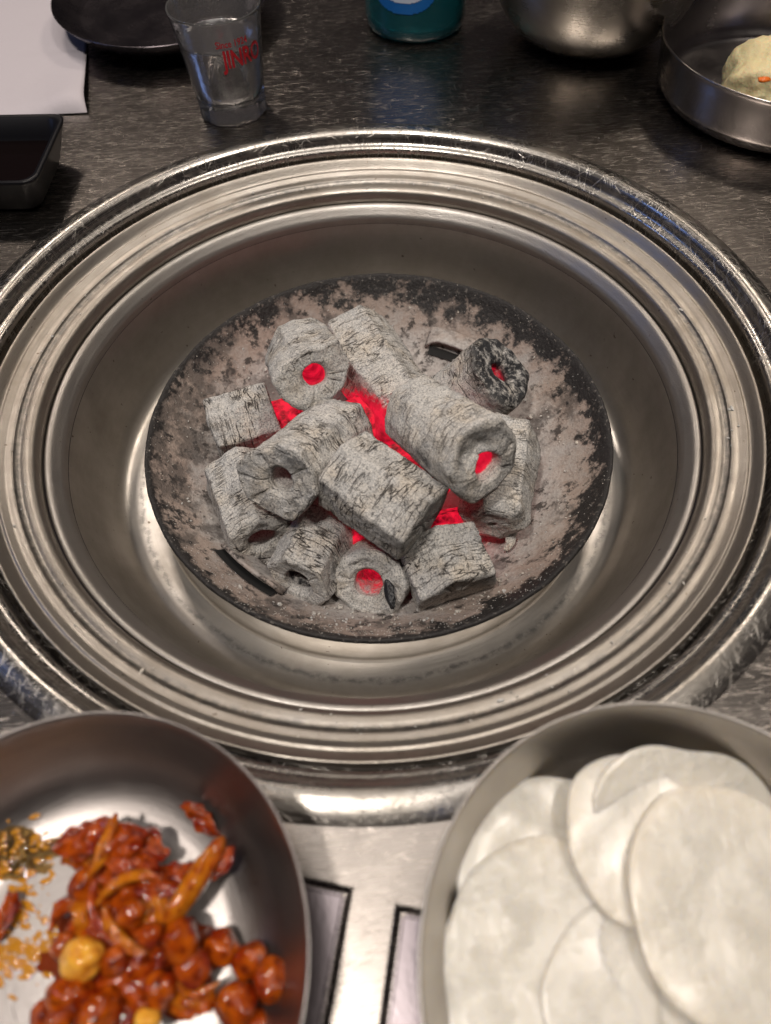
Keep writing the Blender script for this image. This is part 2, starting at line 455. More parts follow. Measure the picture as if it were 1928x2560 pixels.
well = tag(empty('grill_well', (0, 0, 0)), 'deep polished steel well inside the stepped ring under the fire bowl', 'grill well')
lp = smooth_profile(S([(144.6, -26), (144.7, -23.6), (144.2, -22.4), (143.0, -22.2), (141.6, -22.9), (139.6, -25.2), (138.4, -26.7), (137.6, -28.4), (137.4, -31)]), 5)
lathe('lip', lp, MAT['lip'], well, 256)
wl = smooth_profile(S([(137.2, -31), (136.2, -36), (134.6, -44), (132.6, -52), (130.2, -59), (127.6, -64), (124.2, -67.4), (120.5, -69.0), (117.0, -69.8), (112.0, -70.3), (107.0, -70.4)]), 6)
lathe('wall', wl, MAT['well'], well, 256)
lathe('pedestal', smooth_profile(S([(108.6, -70.3), (107.4, -69.0), (107.0, -64), (106.8, -58), (106.6, -51)]), 4), MAT['well'], well, 192)
lathe('bottom', S([(107.5, -92.0), (50, -92.0), (0.0, -92.0)]), MAT['well'], well, 96)

# ------------------------------------------------------------------ fire bowl
BC = Vector((0.0025, 0.0005, 0))
def bowl_warp(p, a, r, z):
    n = noise.noise(Vector((p[0] * 70, p[1] * 70, 3))) * 0.00045 + noise.noise(Vector((p[0] * 300, p[1] * 300, 8))) * 0.00022
    if r < 0.104: p[2] += n * 2.0
    else:
        p[2] += n * 0.6; p[0] += p[0] / r * n * 0.6; p[1] += p[1] / r * n * 0.6
    return p
BOWL = [(0, -84), (20, -83.8), (40, -82.6), (55, -80), (68, -76), (80, -70.5), (90, -64), (98, -57), (104.0, -50.5), (107.4, -45.8), (109.2, -44.2), (110.3, -44.4), (110.6, -46.0), (108.6, -48.6), (104.0, -54.5), (98.6, -61), (90, -68.5), (80, -75), (55, -84.5), (20, -88), (0, -88.3)]
fb = tag(empty('fire_bowl', BC), 'round ash-coated iron fire bowl with sooty black rim holding the charcoal', 'fire bowl')
lathe('bowl', smooth_profile(S(BOWL), 4), MAT['firebowl'], fb, 300, warp=bowl_warp)
def bowl_z(r):
    r /= mm
    for (a, za), (b, zb) in zip(BOWL, BOWL[1:]):
        if a <= r <= b: return (za + (zb - za) * (r - a) / (b - a)) * mm
    return -0.05
# louvred vent flaps pressed out of the bowl
def louvre(ang0, r0, length, width, lift, outer=False):
    n, m = 26, 10
    P = []
    for j in range(m + 1):
        row = []
        for i in range(n + 1):
            t = i / n - 0.5
            s_ = j / m
            rr = r0 + (s_ - 0.5) * width
            an = ang0 + t * length / r0
            e = max(0, 1 - (abs(t) * 2) ** 6)
            z = bowl_z(rr) + 0.0008 + lift * e * ((s_ if outer else 1 - s_)) ** 0.8 + 0.0004 * noise.noise(Vector((an * 30, rr * 500, 2)))
            row.append((rr * math.cos(an), rr * math.sin(an), z))
        P.append(row)
    me = grid_mesh('vent_louvre', P, False)
    o = link('vent_louvre', me, MAT['firebowl'], fb)
    so = o.modifiers.new('s', 'SOLIDIFY'); so.thickness = 0.0016; so.offset = -1
    # dark slot beneath
    P = []
    for j in range(3):
        row = []
        for i in range(n + 1):
            t = (i / n - 0.5) * 0.92
            rr = r0 - width * 0.5 + (j - 1.4) * 0.0022 if not outer else r0 + width * 0.5 + (j - 0.6) * 0.0026
            an = ang0 + t * length / r0
            row.append((rr * math.cos(an), rr * math.sin(an), bowl_z(rr) + 0.0011))
        P.append(row)
    link('vent_slot', grid_mesh('vent_slot', P, False), MAT['dark'], fb)
louvre(R(227), 0.087, 0.036, 0.009, 0.0055, True)
louvre(R(56), 0.086, 0.036, 0.010, 0.0065)

# ------------------------------------------------------------------ charcoal
CORE = Vector((0.002, -0.010, -0.064))
def hot_at(p, extra):
    q = math.sqrt(((p.x - CORE.x) ** 2 + (p.y - CORE.y) ** 2) / 0.051 ** 2 + ((p.z - CORE.z) / 0.030) ** 2)
    h = max(0.0, min(1.0, (1.12 - q) / 0.40))
    for c, r, s_ in extra:
        d = (p - c).length / r
        h = max(h, s_ * max(0.0, min(1.0, (1.15 - d) / 0.5)))
    return h

def coal(label, front, back, rad, roll=0.0, hole=0.0052, hole_hot=0.0, char=0.0, extra=(), seed=0, crackle=1.0,
         back_rad=None, bevel=0.0022, sharp=0.95, flat=1.0, hollow=None, name='charcoal_log', hot_scale=1.0, bite=None, sides=6, poly=None):
    front, back = Vector(front), Vector(back)
    ax = (front - back); L = ax.length; ax.normalize()
    rot = ax.to_track_quat('Z', 'Y').to_matrix()
    mid = (front + back) / 2
    back_rad = back_rad or rad
    nu = 132
    # profile: (t radial 0 hole..1 outer, axial -0.5..0.5, kind)
    prof = []
    nl = 54
    for k in range(nl + 1): prof.append((1.0, -0.5 + k / nl, 'o'))
    nc = 16
    for k in range(1, nc): prof.append((1 - k / nc, 0.5, 'f'))
    nh = 22
    for k in range(nh + 1): prof.append((0.0, 0.5 - k / nh, 'h'))
    for k in range(1, nc): prof.append((k / nc, -0.5, 'b'))
    P = []; hotv = []; charv = []; crv = []; prad = None
    Mx = Matrix.Translation(mid) @ rot.to_4x4()
    sd = Vector((seed * 7.3, seed * 3.1, seed * 1.7))
    if poly:                                              # outline of the cross-section, given as points on the front end
        Mi = Mx.inverted(); pl = [Mi @ Vector(q) for q in poly]
        raw = []
        for i in range(nu):
            th = 2 * math.pi * i / nu; d = (math.cos(th), math.sin(th)); best = 0
            for a_, b_ in zip(pl, pl[1:] + pl[:1]):
                ex, ey = b_.x - a_.x, b_.y - a_.y
                den = d[0] * ey - d[1] * ex
                if abs(den) < 1e-12: continue
                t_ = (a_.x * ey - a_.y * ex) / den; u_ = (a_.x * d[1] - a_.y * d[0]) / den
                if t_ > 0 and -1e-6 <= u_ <= 1 + 1e-6: best = max(best, t_)
            raw.append(min(max(best, rad * 0.72), rad * 1.18) if best else rad)
        prad = [sum(raw[(i + k) % nu] for k in range(-1, 2)) / 3 for i in range(nu)]
    for (t, az, kind) in prof:
        row = []
        for i in range(nu):
            th = 2 * math.pi * i / nu
            a = (th + roll) % (2 * math.pi / sides) - math.pi / sides
            hexf = math.cos(math.pi / sides) / math.cos(a)
            f = (1 - sharp) * 0.955 + sharp * hexf
            R0 = rad + (back_rad - rad) * (0.5 - az)
            ro = R0 * f
            if prad: ro = prad[i] * (0.5 + az) + (0.35 * prad[i] + 0.65 * back_rad * f) * (0.5 - az)
            z = az * L
            # bevelled ends
            if kind == 'o':
                dist = (0.5 - abs(az)) * L
                if dist < bevel:
                    q = 1 - dist / bevel
                    ro -= bevel * (1 - math.sqrt(max(0, 1 - q * q)))
                r = ro
            elif kind in 'fb':
                ro -= bevel
                r = hole + (ro - hole) * t
                # slightly dished end, rounded near the hole
                sgn = 1 if kind == 'f' else -1
                z += sgn * (-0.0006 * (1 - t) - 0.0018 * max(0, 1 - t * 4) ** 2)
            else:
                r = hole * (0.94 + 0.14 * noise.noise(Vector((math.cos(th), math.sin(th), az * 5)) + sd))
                dd = 0.5 - abs(az)
                z = (az * L) - (0.0024 if az > 0 else -0.0024) * max(0, 1 - dd * 6)
            dirv = Vector((math.cos(th), math.sin(th) * flat, 0))
            p = Vector((dirv.x * r, dirv.y * r, z))
            # shape wobble
            q = p * 38 + sd
            wv = Vector((noise.noise(q), noise.noise(q + Vector((31, 0, 0))), noise.noise(q + Vector((0, 17, 0)))))
            amp = 0.0020 if kind != 'h' else 0.0008
            p += wv * amp
            q2 = p * 150 + sd
            n2 = noise.noise(q2)
            n3 = noise.noise(p * 420 + sd)
            if kind == 'o':
                out = dirv
                # grooves round the log
                gz = p.z * 330 + 1.6 * noise.noise(p * 120 + sd)
                gr = noise.noise(Vector((p.x * 55, p.y * 55, gz)) + sd)
                ridge = max(0, 1 - abs(gr) * 9) * max(0, noise.noise(p * 70 + sd * 2) + 0.25)
                p += out * (n2 * 0.0007 + n3 * 0.00035 - ridge * 0.0009 * crackle)
            elif kind in 'fb':
                p.z += (n2 * 0.0009 + n3 * 0.0003) * (1 if kind == 'f' else -1)
                # radial splits
                sp = noise.noise(Vector((math.cos(th) * 1.3, math.sin(th) * 1.3, seed * 1.7)))
                p.z -= (1 if kind == 'f' else -1) * 0.0016 * max(0, 1 - abs(sp) * 22) * crackle
            if bite:
                for (bc, brd, bd) in bite:
                    d = (p - Vector(bc)).length
                    if d < brd:
                        k = 1 - d / brd
                        p -= Vector(bd) * (k * k * (3 - 2 * k)) * (0.8 + 0.5 * n2)
            wp = Mx @ p
            h = hot_at(wp, extra) * hot_scale
            if kind == 'h':
                dep = (0.5 - az) * L
                h = max(h, hole_hot * max(0, min(1, (dep - 0.0025) / 0.004)))
            hotv.append(h)
            c = 0.0
            if char:
                if kind in 'fh': c = char
                elif kind == 'o': c = char * max(0, 1 - (0.5 - az) * L / 0.010)
            if kind == 'h' and hole_hot < 0.1: c = max(c, 1.0 if (0.5 - az) * L > 0.003 else 0)
            c = max(c, max(0, noise.noise(p * 60 + sd * 3) - 0.56) * 3.5)
            charv.append(c); crv.append(crackle if kind == 'o' else 0.55 * crackle)
            row.append(p)
        P.append(row)
    me = grid_mesh(name, P, True, True)
    for nm, vals in (('hot', hotv), ('char', charv), ('crackle', crv)):
        at = me.attributes.new(nm, 'FLOAT', 'POINT'); at.data.foreach_set('value', vals)
    o = link(name, me, MAT['ash'])
    o.matrix_world = Mx
    tag(o, label, 'charcoal', 'ash-coated charcoal logs piled in the fire bowl')
    return o
coal('upright log at the pile top left with a round bright red hole', (-0.0243, 0.0037, -0.0120), (-0.0340, 0.0400, -0.0320), .0182, hole=.0056, hole_hot=1.0, seed=1, crackle=0.9, bevel=.0018,
     poly=[(-0.0422, -0.0001, -0.0101), (-0.0377, 0.0041, -0.0047), (-0.0298, 0.0077, -0.0019), (-0.0195, 0.0111, -0.0007), (-0.0124, 0.0138, 0.0006), (-0.0071, 0.0092, -0.0103), (-0.0127, 0.0025, -0.0197), (-0.0181, 0.0004, -0.0209), (-0.0234, -0.0045, -0.0273), (-0.0316, -0.0049, -0.0240), (-0.0376, -0.0036, -0.0188)])
coal('long log at the back of the pile behind the upright log', (-0.0115, 0.0735, -0.0490), (0.0208, 0.0072, -0.0560), .0205, roll=0.2, hole=.004, seed=2, char=0.0, crackle=0.8, back_rad=.0195, bevel=.007)
coal('charred black-ended log at the back right with a dull red hole near the bowl rim', (0.0640, 0.0203, -0.0310), (0.0399, 0.0232, -0.0630), .0190, hole=.0064, hole_hot=0.56, hot_scale=0.7, char=1.0, seed=3, crackle=1.0, bevel=.003,
     poly=[(0.0490, 0.0264, -0.0191), (0.0554, 0.0360, -0.0230), (0.0639, 0.0417, -0.0290), (0.0731, 0.0384, -0.0362), (0.0805, 0.0264, -0.0429), (0.0747, 0.0079, -0.0402), (0.0661, -0.0023, -0.0346), (0.0566, -0.0006, -0.0273), (0.0491, 0.0092, -0.0207)])
coal('big log at the right of the pile with a broken open end glowing inside', (0.0451, -0.0534, -0.0090), (0.0185, -0.0092, -0.0240), .0182, hole=.0062, hole_hot=1.0, seed=4, crackle=0.55, bevel=.003, bite=[((-0.004, 0.011, 0.026), .013, (0.0, 0.003, 0.009))], back_rad=.0176,
     poly=[(0.0295, -0.0539, 0.0173), (0.0369, -0.0485, 0.0202), (0.0460, -0.0447, 0.0151), (0.0588, -0.0433, -0.0033), (0.0582, -0.0485, -0.0178), (0.0507, -0.0550, -0.0236), (0.0390, -0.0620, -0.0235), (0.0304, -0.0635, -0.0125), (0.0265, -0.0618, -0.0007), (0.0268, -0.0578, 0.0104)])
coal('pale log lying low at the right edge of the pile under the broken-ended log', (0.0505, -0.0553, -0.0520), (0.0647, -0.0023, -0.0480), .0170, roll=0.1, hole=.0012, seed=5, crackle=0.6, bevel=.006)
coal('thick log with flat ridged sides across the middle of the pile, tilted to lower right', (0.0186, -0.0685, -0.0260), (-0.0139, -0.0415, -0.0200), .0186, roll=0.52, hole=.0015, seed=6, crackle=0.9, char=0.35, sharp=0.95, bevel=.0015)
coal('log left of the middle pointing at the viewer with a dark hole', (-0.0392, -0.0498, -0.0160), (-0.0152, -0.0053, -0.0380), .0190, hole=.0058, hole_hot=0.22, seed=7, crackle=0.95, bevel=.0012,
     poly=[(-0.0586, -0.0400, -0.0172), (-0.0506, -0.0398, -0.0082), (-0.0396, -0.0428, -0.0023), (-0.0290, -0.0483, -0.0018), (-0.0236, -0.0539, -0.0072), (-0.0237, -0.0579, -0.0156), (-0.0296, -0.0585, -0.0232), (-0.0360, -0.0591, -0.0313), (-0.0462, -0.0541, -0.0323), (-0.0542, -0.0490, -0.0308), (-0.0572, -0.0438, -0.0235)])
coal('short deeply grooved log at the far left edge of the pile under the upright one', (-0.0495, 0.0210, -0.0550), (-0.0800, 0.0110, -0.0550), .0165, roll=0.3, hole=.004, seed=8, crackle=0.95, bevel=.0015)
coal('low log at the left of the pile, half under the log with the dark hole', (-0.0519, -0.0533, -0.0570), (-0.0671, -0.0107, -0.0570), .0175, roll=0.6, hole=.007, hole_hot=0.25, seed=9, crackle=1.0, bevel=.004)
coal('front left log with wavy cracks and a dark arched hollow at its foot', (-0.0364, -0.0768, -0.0550), (-0.0202, -0.0408, -0.0610), .0170, roll=0.2, hole=.0068, hole_hot=0.0, seed=10, crackle=1.0, bevel=.0014)
coal('front middle log end facing the viewer, red hole and black slot beside it', (-0.0062, -0.0790, -0.0550), (0.0039, -0.0543, -0.0740), .0185, hole=.0074, hole_hot=0.50, hot_scale=0.6, seed=11, crackle=0.6, bevel=.0035,
     poly=[(-0.0237, -0.0733, -0.0569), (-0.0179, -0.0692, -0.0485), (-0.0088, -0.0686, -0.0428), (0.0017, -0.0714, -0.0408), (0.0110, -0.0803, -0.0474), (0.0124, -0.0839, -0.0514), (0.0067, -0.0897, -0.0620), (-0.0017, -0.0901, -0.0670), (-0.0131, -0.0858, -0.0675), (-0.0215, -0.0793, -0.0636)])
coal('front right blocky log with one ragged top corner', (0.0321, -0.0858, -0.0540), (0.0247, -0.0616, -0.0500), .0200, roll=0.40, hole=.0015, seed=12, crackle=0.95, bevel=.0012, sharp=0.95)
# fully glowing pieces deep in the pile
def ember(p, q, rad, seed, label):
    o = coal(label, p, q, rad, roll=seed, seed=seed, crackle=0.3, bevel=.004, name='glowing_ember', hole=.002)
    o.data.materials.clear(); o.data.materials.append(MAT['ember'])
    o['category'] = 'ember'; o['group'] = 'glowing red embers under the charcoal pile'
    return o
ember((0.0255, -0.0321, -0.0620), (0.0118, -0.0035, -0.0620), .015, 21, 'glowing red ember in the gap right of the thick ridged log')
ember((-0.0254, -0.0368, -0.0660), (0.0043, -0.0575, -0.0640), .013, 22, 'glowing red ember below the thick ridged log, above the front log ends')
ember((-0.0010, 0.0213, -0.0620), (-0.0249, 0.0047, -0.0620), .015, 23, 'glowing red ember deep between the long back log and the log with the dark hole')
ember((-0.0492, 0.0294, -0.0640), (-0.0345, 0.0069, -0.0640), .012, 24, 'glowing red ember below the upright log at the left')
ember((0.0459, -0.0490, -0.0660), (0.0175, -0.0523, -0.0660), .013, 25, 'glowing red ember behind the front right blocky log')
def blob(name, loc, rad, rot=(0, 0, 0), amp=0.15, freq=2.0, mat=None, seed=0, sub=4, parent=None, bend=0.0, fine=0.0, taper=0.0, fold=0.0):
    bm = bmesh.new(); bmesh.ops.create_icosphere(bm, subdivisions=sub, radius=1.0)
    sd = Vector((seed * 5.1, seed * 2.3, seed * 9.7))
    for v in bm.verts:
        p = v.co.copy()
        n = noise.noise(p * freq + sd) * amp + (noise.noise(p * freq * 4 + sd) * fine if fine else 0)
        p *= 1 + n
        if taper: 
            k = 1 - taper * (p.x * 0.5 + 0.5); p.y *= k; p.z *= k
        q = Vector((p.x * rad[0], p.y * rad[1], p.z * rad[2]))
        if fold:
            q.z += fold * noise.noise(Vector((p.x * 2.4, p.y * 2.4, 0)) + sd)
            q.y += fold * 0.7 * noise.noise(Vector((p.x * 2.2, 4, p.z)) + sd)
        if bend:
            q.y += bend * (p.x * p.x - 0.4)
        v.co = q
    return link(name, bm, mat, parent, True, loc, rot)

K = [o for o in bpy.data.objects if o.get('label', '').startswith('front middle log')][0]
Ki = K.matrix_world.inverted()
sl = blob('black_slot', Ki @ Vector((0.0035, -0.0851, -0.0525)), (0.0062, 0.0023, 0.0014), amp=0.25, seed=3, mat=MAT['char'], parent=K)
sl.rotation_euler = (Ki.to_3x3() @ Vector((0.12, -0.85, -0.3))).to_track_quat('X', 'Z').to_euler()

# loose crumbs and flakes of ash
bm = bmesh.new()
rnd = random.Random(11)
for i in range(1500):
    a = rnd.uniform(0, 2 * math.pi)
    if rnd.random() < 0.5: a = rnd.gauss(R(-95), 0.5)
    r = rnd.uniform(0.055, 0.105) if rnd.random() < 0.75 else rnd.uniform(0.100, 0.109)
    s_ = rnd.uniform(0.0002, 0.00085) if rnd.random() < 0.93 else rnd.uniform(0.001, 0.0017)
    if r > 0.1: s_ = min(s_, 0.0003)
    x, y = r * math.cos(a), r * math.sin(a)
    M = Matrix.Translation((x + BC.x, y + BC.y, bowl_z(r) + s_ * 0.3)) @ Matrix.Rotation(rnd.uniform(0, 6.28), 4, (rnd.random(), rnd.random(), rnd.random())) @ Matrix.Diagonal((s_, s_ * rnd.uniform(0.5, 1), s_ * rnd.uniform(0.4, 0.8), 1))
    bmesh.ops.create_icosphere(bm, subdivisions=1, radius=1.0, matrix=M)
tag(link('ash_crumbs', bm, MAT['ash'], smooth=False), 'pale ash crumbs scattered over the fire bowl around the charcoal', 'ash', kind='stuff')
def flake(loc, rad, rot, seed, label):
    o = blob('ash_flake', loc, rad, rot, amp=0.5, freq=1.5, mat=MAT['ash'], seed=seed, fine=0.15)
    tag(o, label, 'ash flake')
flake((0.0348, -0.0469, -0.0040), (0.0042, 0.0028, 0.0018), (0.3, 0.2, 0.5), 2, 'pale crumbling flake stuck on the broken-ended log beside its glowing hole')
flake((0.0379, -0.0529, -0.0060), (0.0022, 0.0052, 0.0020), (0.5, 0.2, -0.3), 5, 'narrow dark flake standing at the left of the glowing broken end')
flake((0.0613, -0.0536, -0.0640), (0.0022, 0.0070, 0.0016), (0.2, 0.1, -0.5), 7, 'thin dark splinter on the bowl at the foot of the pale right log')
flake((-0.0483, -0.0757, -0.0660), (0.0050, 0.0022, 0.0014), (0.1, 0.3, 0.9), 8, 'small ash splinter in front of the front left log')

# ------------------------------------------------------------------ shot glass
GP = Vector((-0.0709, 0.2050, 0.0))
glass = tag(empty('shot_glass', GP), 'small clear shot glass with red lettering, half full, near the top left', 'shot glass')
def flute(p, a, r, z):
    if z < 0.019 and r > 0.012:
        k = max(0, 1 - max(0, z - 0.010) / 0.009)
        f = math.cos(math.pi / 10) / math.cos(((a + 0.1) % (math.pi / 5)) - math.pi / 10)
        m_ = 1 + k * (f - 0.985)
        p[0] *= m_; p[1] *= m_
    return p
outer = smooth_profile(S([(0, 0.6), (12, 0.5), (17.5, 0.2), (19.0, 1.0), (19.4, 4), (19.9, 14), (21.0, 26), (22.8, 42), (24.2, 52.0), (24.6, 54.2), (24.2, 54.9), (23.4, 54.2), (22.6, 50), (21.2, 40), (19.4, 26), (18.0, 14), (16.5, 10.8), (12, 10.0), (0, 9.8)]), 4)
MAT['glass'] = M_glass('clear_glass', (0.93, 0.92, 0.92), 0.02, 1.47, 0.0004, 0.93)
lathe('glass', outer, MAT['glass'], glass, 120, warp=flute)
MAT['liquor'] = M_glass('clear_liquor', (0.97, 0.98, 1.0), 0.0, 1.34)
liq = smooth_profile(S([(0, 9.9), (12, 10.1), (16.6, 10.9), (18.1, 14), (19.5, 26), (21.0, 38.5), (21.5, 39.8)]), 4) + S([(20.6, 39.2), (10, 39.1), (0, 39.1)])
lathe('liquor', liq, MAT['liquor'], glass, 96)
def text_mesh(body, size, xs=1.0, bold=0.0):
    cu = bpy.data.curves.new('lettering', 'FONT'); cu.body = body; cu.size = size; cu.align_x = 'LEFT'
    cu.offset = bold; cu.resolution_u = 4; cu.space_character = 0.95
    o = bpy.data.objects.new('lettering', cu); COL.objects.link(o)
    bpy.context.view_layer.update()
    me = bpy.data.meshes.new_from_object(o.evaluated_get(bpy.context.evaluated_depsgraph_get()))
    bpy.data.objects.remove(o)
    for v in me.vertices: v.co.x *= xs
    return me
def wrap(me, a0, z0, rfun, slant=0.0):
    for v in me.vertices:
        z = z0 + v.co.y + slant * v.co.x
        r = rfun(z)
        a = a0 + v.co.x / r
        v.co = (r * math.cos(a), r * math.sin(a), z)
    me.update()
def gr(z): return 0.0199 + (z - 0.014) * (0.0242 - 0.0199) / 0.038 + 0.00025
t1 = text_mesh('JINRO', 0.0125, 0.72, 0.00026); wrap(t1, R(-82), 0.0330, gr)
link('lettering', t1, MAT['redprint'], glass, False)
t2 = text_mesh('Since 1924', 0.0048, 0.88, 0.00004); wrap(t2, R(-88), 0.0432, gr)
link('lettering', t2, MAT['redprint'], glass, False)

# ------------------------------------------------------------------ bottle
BP = Vector((0.0419, 0.3035, 0.0))
bottle = tag(empty('liquor_bottle', BP), 'dark teal glass bottle with a blue label, its base at the top edge', 'bottle')
MAT['teal'] = M_glass('teal_bottle_glass', (0.05, 0.42, 0.50), 0.03, 1.5, 0.0003, 0.85)
bo = smooth_profile(S([(0, 3.0), (14, 2.0), (24, 0.4), (28, 0.2), (31.0, 2.0), (32.3, 6), (32.6, 14), (32.6, 60), (32.6, 130), (28, 150), (15, 175), (13, 210), (13, 214), (10.5, 214), (10.5, 176), (25, 150), (30.2, 130), (30.2, 40), (30, 10), (26, 6), (12, 8), (0, 9)]), 4)
lathe('glass', bo, MAT['teal'], bottle, 96)
def patch(name, mat, inside, r, z0, z1, a0, a1, parent, n=60, m=50):
    """curved sheet on a cylinder where inside(u,v) holds"""
    verts = []; faces = []; idx = {}
    def V(i, j):
        if (i, j) not in idx:
            a = a0 + (a1 - a0) * i / n; z = z0 + (z1 - z0) * j / m
            idx[(i, j)] = len(verts); verts.append((r * math.cos(a), r * math.sin(a), z))
        return idx[(i, j)]
    for i in range(n):
        for j in range(m):
            if inside((i + .5) / n * 2 - 1, (j + .5) / m * 2 - 1): faces.append((V(i, j), V(i + 1, j), V(i + 1, j + 1), V(i, j + 1)))
    me = bpy.data.meshes.new(name); me.from_pydata(verts, [], faces); me.update()
    return link(name, me, mat, parent)
patch('label', MAT['bluelabel'], lambda u, v: abs(u) ** 2.6 + abs(v) ** 2.6 < 1, 0.0329, 0.018, 0.088, R(-155), R(-62), bottle, 90, 90)
patch('label_border', MAT['whiteprint'], lambda u, v: 0.76 < (abs(u) ** 2.6 + abs(v) ** 2.6) ** (1 / 2.6) < 0.83, 0.0331, 0.018, 0.088, R(-155), R(-62), bottle, 140, 140)

# ------------------------------------------------------------------ steel pot and bowls at the far side
pot = lathe('steel_pot', smooth_profile(S([(0, 0.5), (26, 0.2), (34, 1.5), (46, 8), (56, 20), (61.5, 36), (64, 55), (65, 75), (65.6, 90), (66.4, 91), (65.2, 91.6), (64.2, 90), (63, 75), (60, 36), (50, 14), (30, 3.5), (0, 2.5)]), 5), MAT['pot'], None, 160, loc=(0.1480, 0.2760, 0))
tag(pot, 'round-bottomed dull steel pot cut by the top edge, right of the teal bottle', 'pot')
BW = Vector((0.2400, 0.1900, 0))
bowl2 = lathe('steel_bowl', smooth_profile(S([(0, 0.6), (48, 0.4), (55, 0.3), (60, 1.5), (64.5, 4.5), (67.2, 8.0), (67.9, 8.8)]), 4) + smooth_profile(S([(67.6, 9.2), (68.2, 9.8), (69.2, 16), (70.4, 24), (71.2, 30), (71.9, 31.2), (71.6, 32.0), (70.9, 31.4), (70.0, 26), (68.5, 14), (65, 6), (56, 2.2), (0, 1.8)]), 5), MAT['farbowl'], None, 192, loc=BW)
tag(bowl2, 'straight-sided steel bowl at the top right holding pale yellow mash', 'bowl')
MAT['mash'] = simple('pale_mash', (0.70, 0.60, 0.34), 0.5, bump=(380, 0.0012), Subsurface_Weight=0.3, Subsurface_Scale=0.003)
mash = tag(blob('potato_mash', (0.2250, 0.1660, 0.017), (0.029, 0.027, 0.024), amp=0.22, freq=1.8, fine=0.05, mat=MAT['mash'], seed=4, sub=5), 'pale yellow mound of mash with an orange bit in the top right bowl', 'side dish')
MAT['carrot'] = simple('orange_carrot', (0.75, 0.16, 0.02), 0.35)
MAT['blackmat'] = MAT['blackplastic']
rd = lathe('black_dish', smooth_profile(S([(0, 0.5), (34, 0.4), (40, 3), (44, 14), (45.4, 16), (44.6, 16.8), (43, 15), (38, 5), (30, 2.5), (0, 2)]), 4), MAT['blackplastic'], None, 96, loc=(0.2720, 0.0770, 0))
tag(rd, 'black round dish barely showing at the right edge below the steel bowl', 'dish')

tr = lathe('oval_tray', smooth_profile(S([(0, 5.0), (48, 5.0), (60, 7), (68, 13.5), (70.5, 16), (71.3, 16.1), (70.8, 15.2), (66, 10), (56, 4), (30, 2.4), (0, 2.4)]), 5), MAT['tray'], None, 160, loc=(-0.1210, 0.3260, 0.0014), sx=1.0, sy=1.12)
tag(tr, 'dark oval steel plate at the top left behind the shot glass', 'plate')

# white paper with a curled front edge
P = []
nx, ny = 70, 80
for j in range(ny + 1):
    row = []
    for i in range(nx + 1):
        u, v = i / nx, j / ny               # u to the right, v away from the viewer
        xr = -0.1560 - 0.176 * 0.20 * v * v
        x = -0.36 + (xr + 0.36) * u
        y = 0.2085 + 0.20 * v * v
        d = 0.20 * v * v
        h = 0.0100 * math.exp(-((x + 0.165) / 0.018) ** 2) + 0.002 * math.exp(-((x + 0.19) / 0.03) ** 2)
        z = 0.0009 + h * (1 - math.exp(-(d / 0.006))) * math.exp(-d / 0.035)
        z += 0.0004 * noise.noise(Vector((x * 30, y * 30, 1)))
        z = max(z, 0.0007)
        if v > 0.6: z = 0.0008
        row.append((x, y, z))
    P.append(row)
pp = link('paper_sheet', grid_mesh('paper_sheet', P, False), MAT['paper'])
so = pp.modifiers.new('s', 'SOLIDIFY'); so.thickness = 0.0002
tag(pp, 'white paper sheet with a curled front corner at the top left', 'paper')

# square black sauce dish
def square_dish(loc, rz, hx, hy, h):
    root = tag(empty('sauce_dish', loc, (0, 0, rz)), 'square black sauce dish with dark sauce at the left edge', 'sauce dish')
    def ring(ix, iy, z, c=0.007, n=5):
        pts = []
        for sx_, sy_, a0 in ((1, 1, 0), (-1, 1, 90), (-1, -1, 180), (1, -1, 270)):
            for k in range(n + 1):
                a = R(a0 + 90 * k / n)
                pts.append((sx_ * (ix - c) + c * math.cos(a), sy_ * (iy - c) + c * math.sin(a), z))
        return pts
    rings = [ring(hx * .05, hy * .05, 0.0005, 0.001), ring(hx - .010, hy - .010, 0.0005), ring(hx - .008, hy - .008, 0.002), ring(hx - .001, hy - .001, h - 0.002), ring(hx, hy, h), ring(hx - .001, hy - .001, h + .0006), ring(hx - .0035, hy - .0035, h - 0.0006),
             ring(hx - .006, hy - .006, h * .6), ring(hx - .010, hy - .010, 0.004), ring(hx * .05, hy * .05, 0.0035, 0.001)]
    link('dish', grid_mesh('dish', rings), MAT['blackplastic'], root)
    link('sauce', grid_mesh('sauce', [ring(hx - .0071, hy - .0071, h * 0.52), ring(hx * .05, hy * .05, h * 0.5, 0.001)]), MAT['soy'], root)
square_dish((-0.1915, 0.1400, 0), R(-3), 0.0375, 0.0310, 0.021)

# ------------------------------------------------------------------ near left dish with braised beans
LD = Vector((-0.0792, -0.2150, 0.0002))
near = smooth_profile(S([(0, 3.0), (30, 3.0), (38, 3.6), (45, 6.5), (50.5, 12), (54.4, 20), (56.9, 27.5), (57.8, 29.6), (58.5, 30.2), (58.8, 29.6), (57.9, 28.0), (55.2, 20), (51.2, 12), (45.4, 5.6), (38, 1.6), (30, 0.6), (0, 0.6)]), 5)
d1 = lathe('steel_dish', near, MAT['dish'], None, 224, loc=LD)
tag(d1, 'round steel side dish at the lower left holding red glazed beans', 'side dish')
near2 = smooth_profile(S([(0, 3.0), (40, 3.0), (48, 4.4), (53.2, 8.5), (56.4, 15), (58.6, 22), (60.1, 28.0), (60.7, 29.9), (61.4, 30.5), (61.7, 29.8), (60.9, 27.4), (59.3, 20.3), (56.6, 12), (52.5, 5.4), (45, 1.6), (30, 0.6), (0, 0.6)]), 5)
RD = Vector((0.0652, -0.2237, 0.0002))
d2 = lathe('steel_dish', near2, MAT['paledish'], None, 224, loc=RD)
tag(d2, 'round steel side dish at the lower right holding white radish slices', 'side dish')

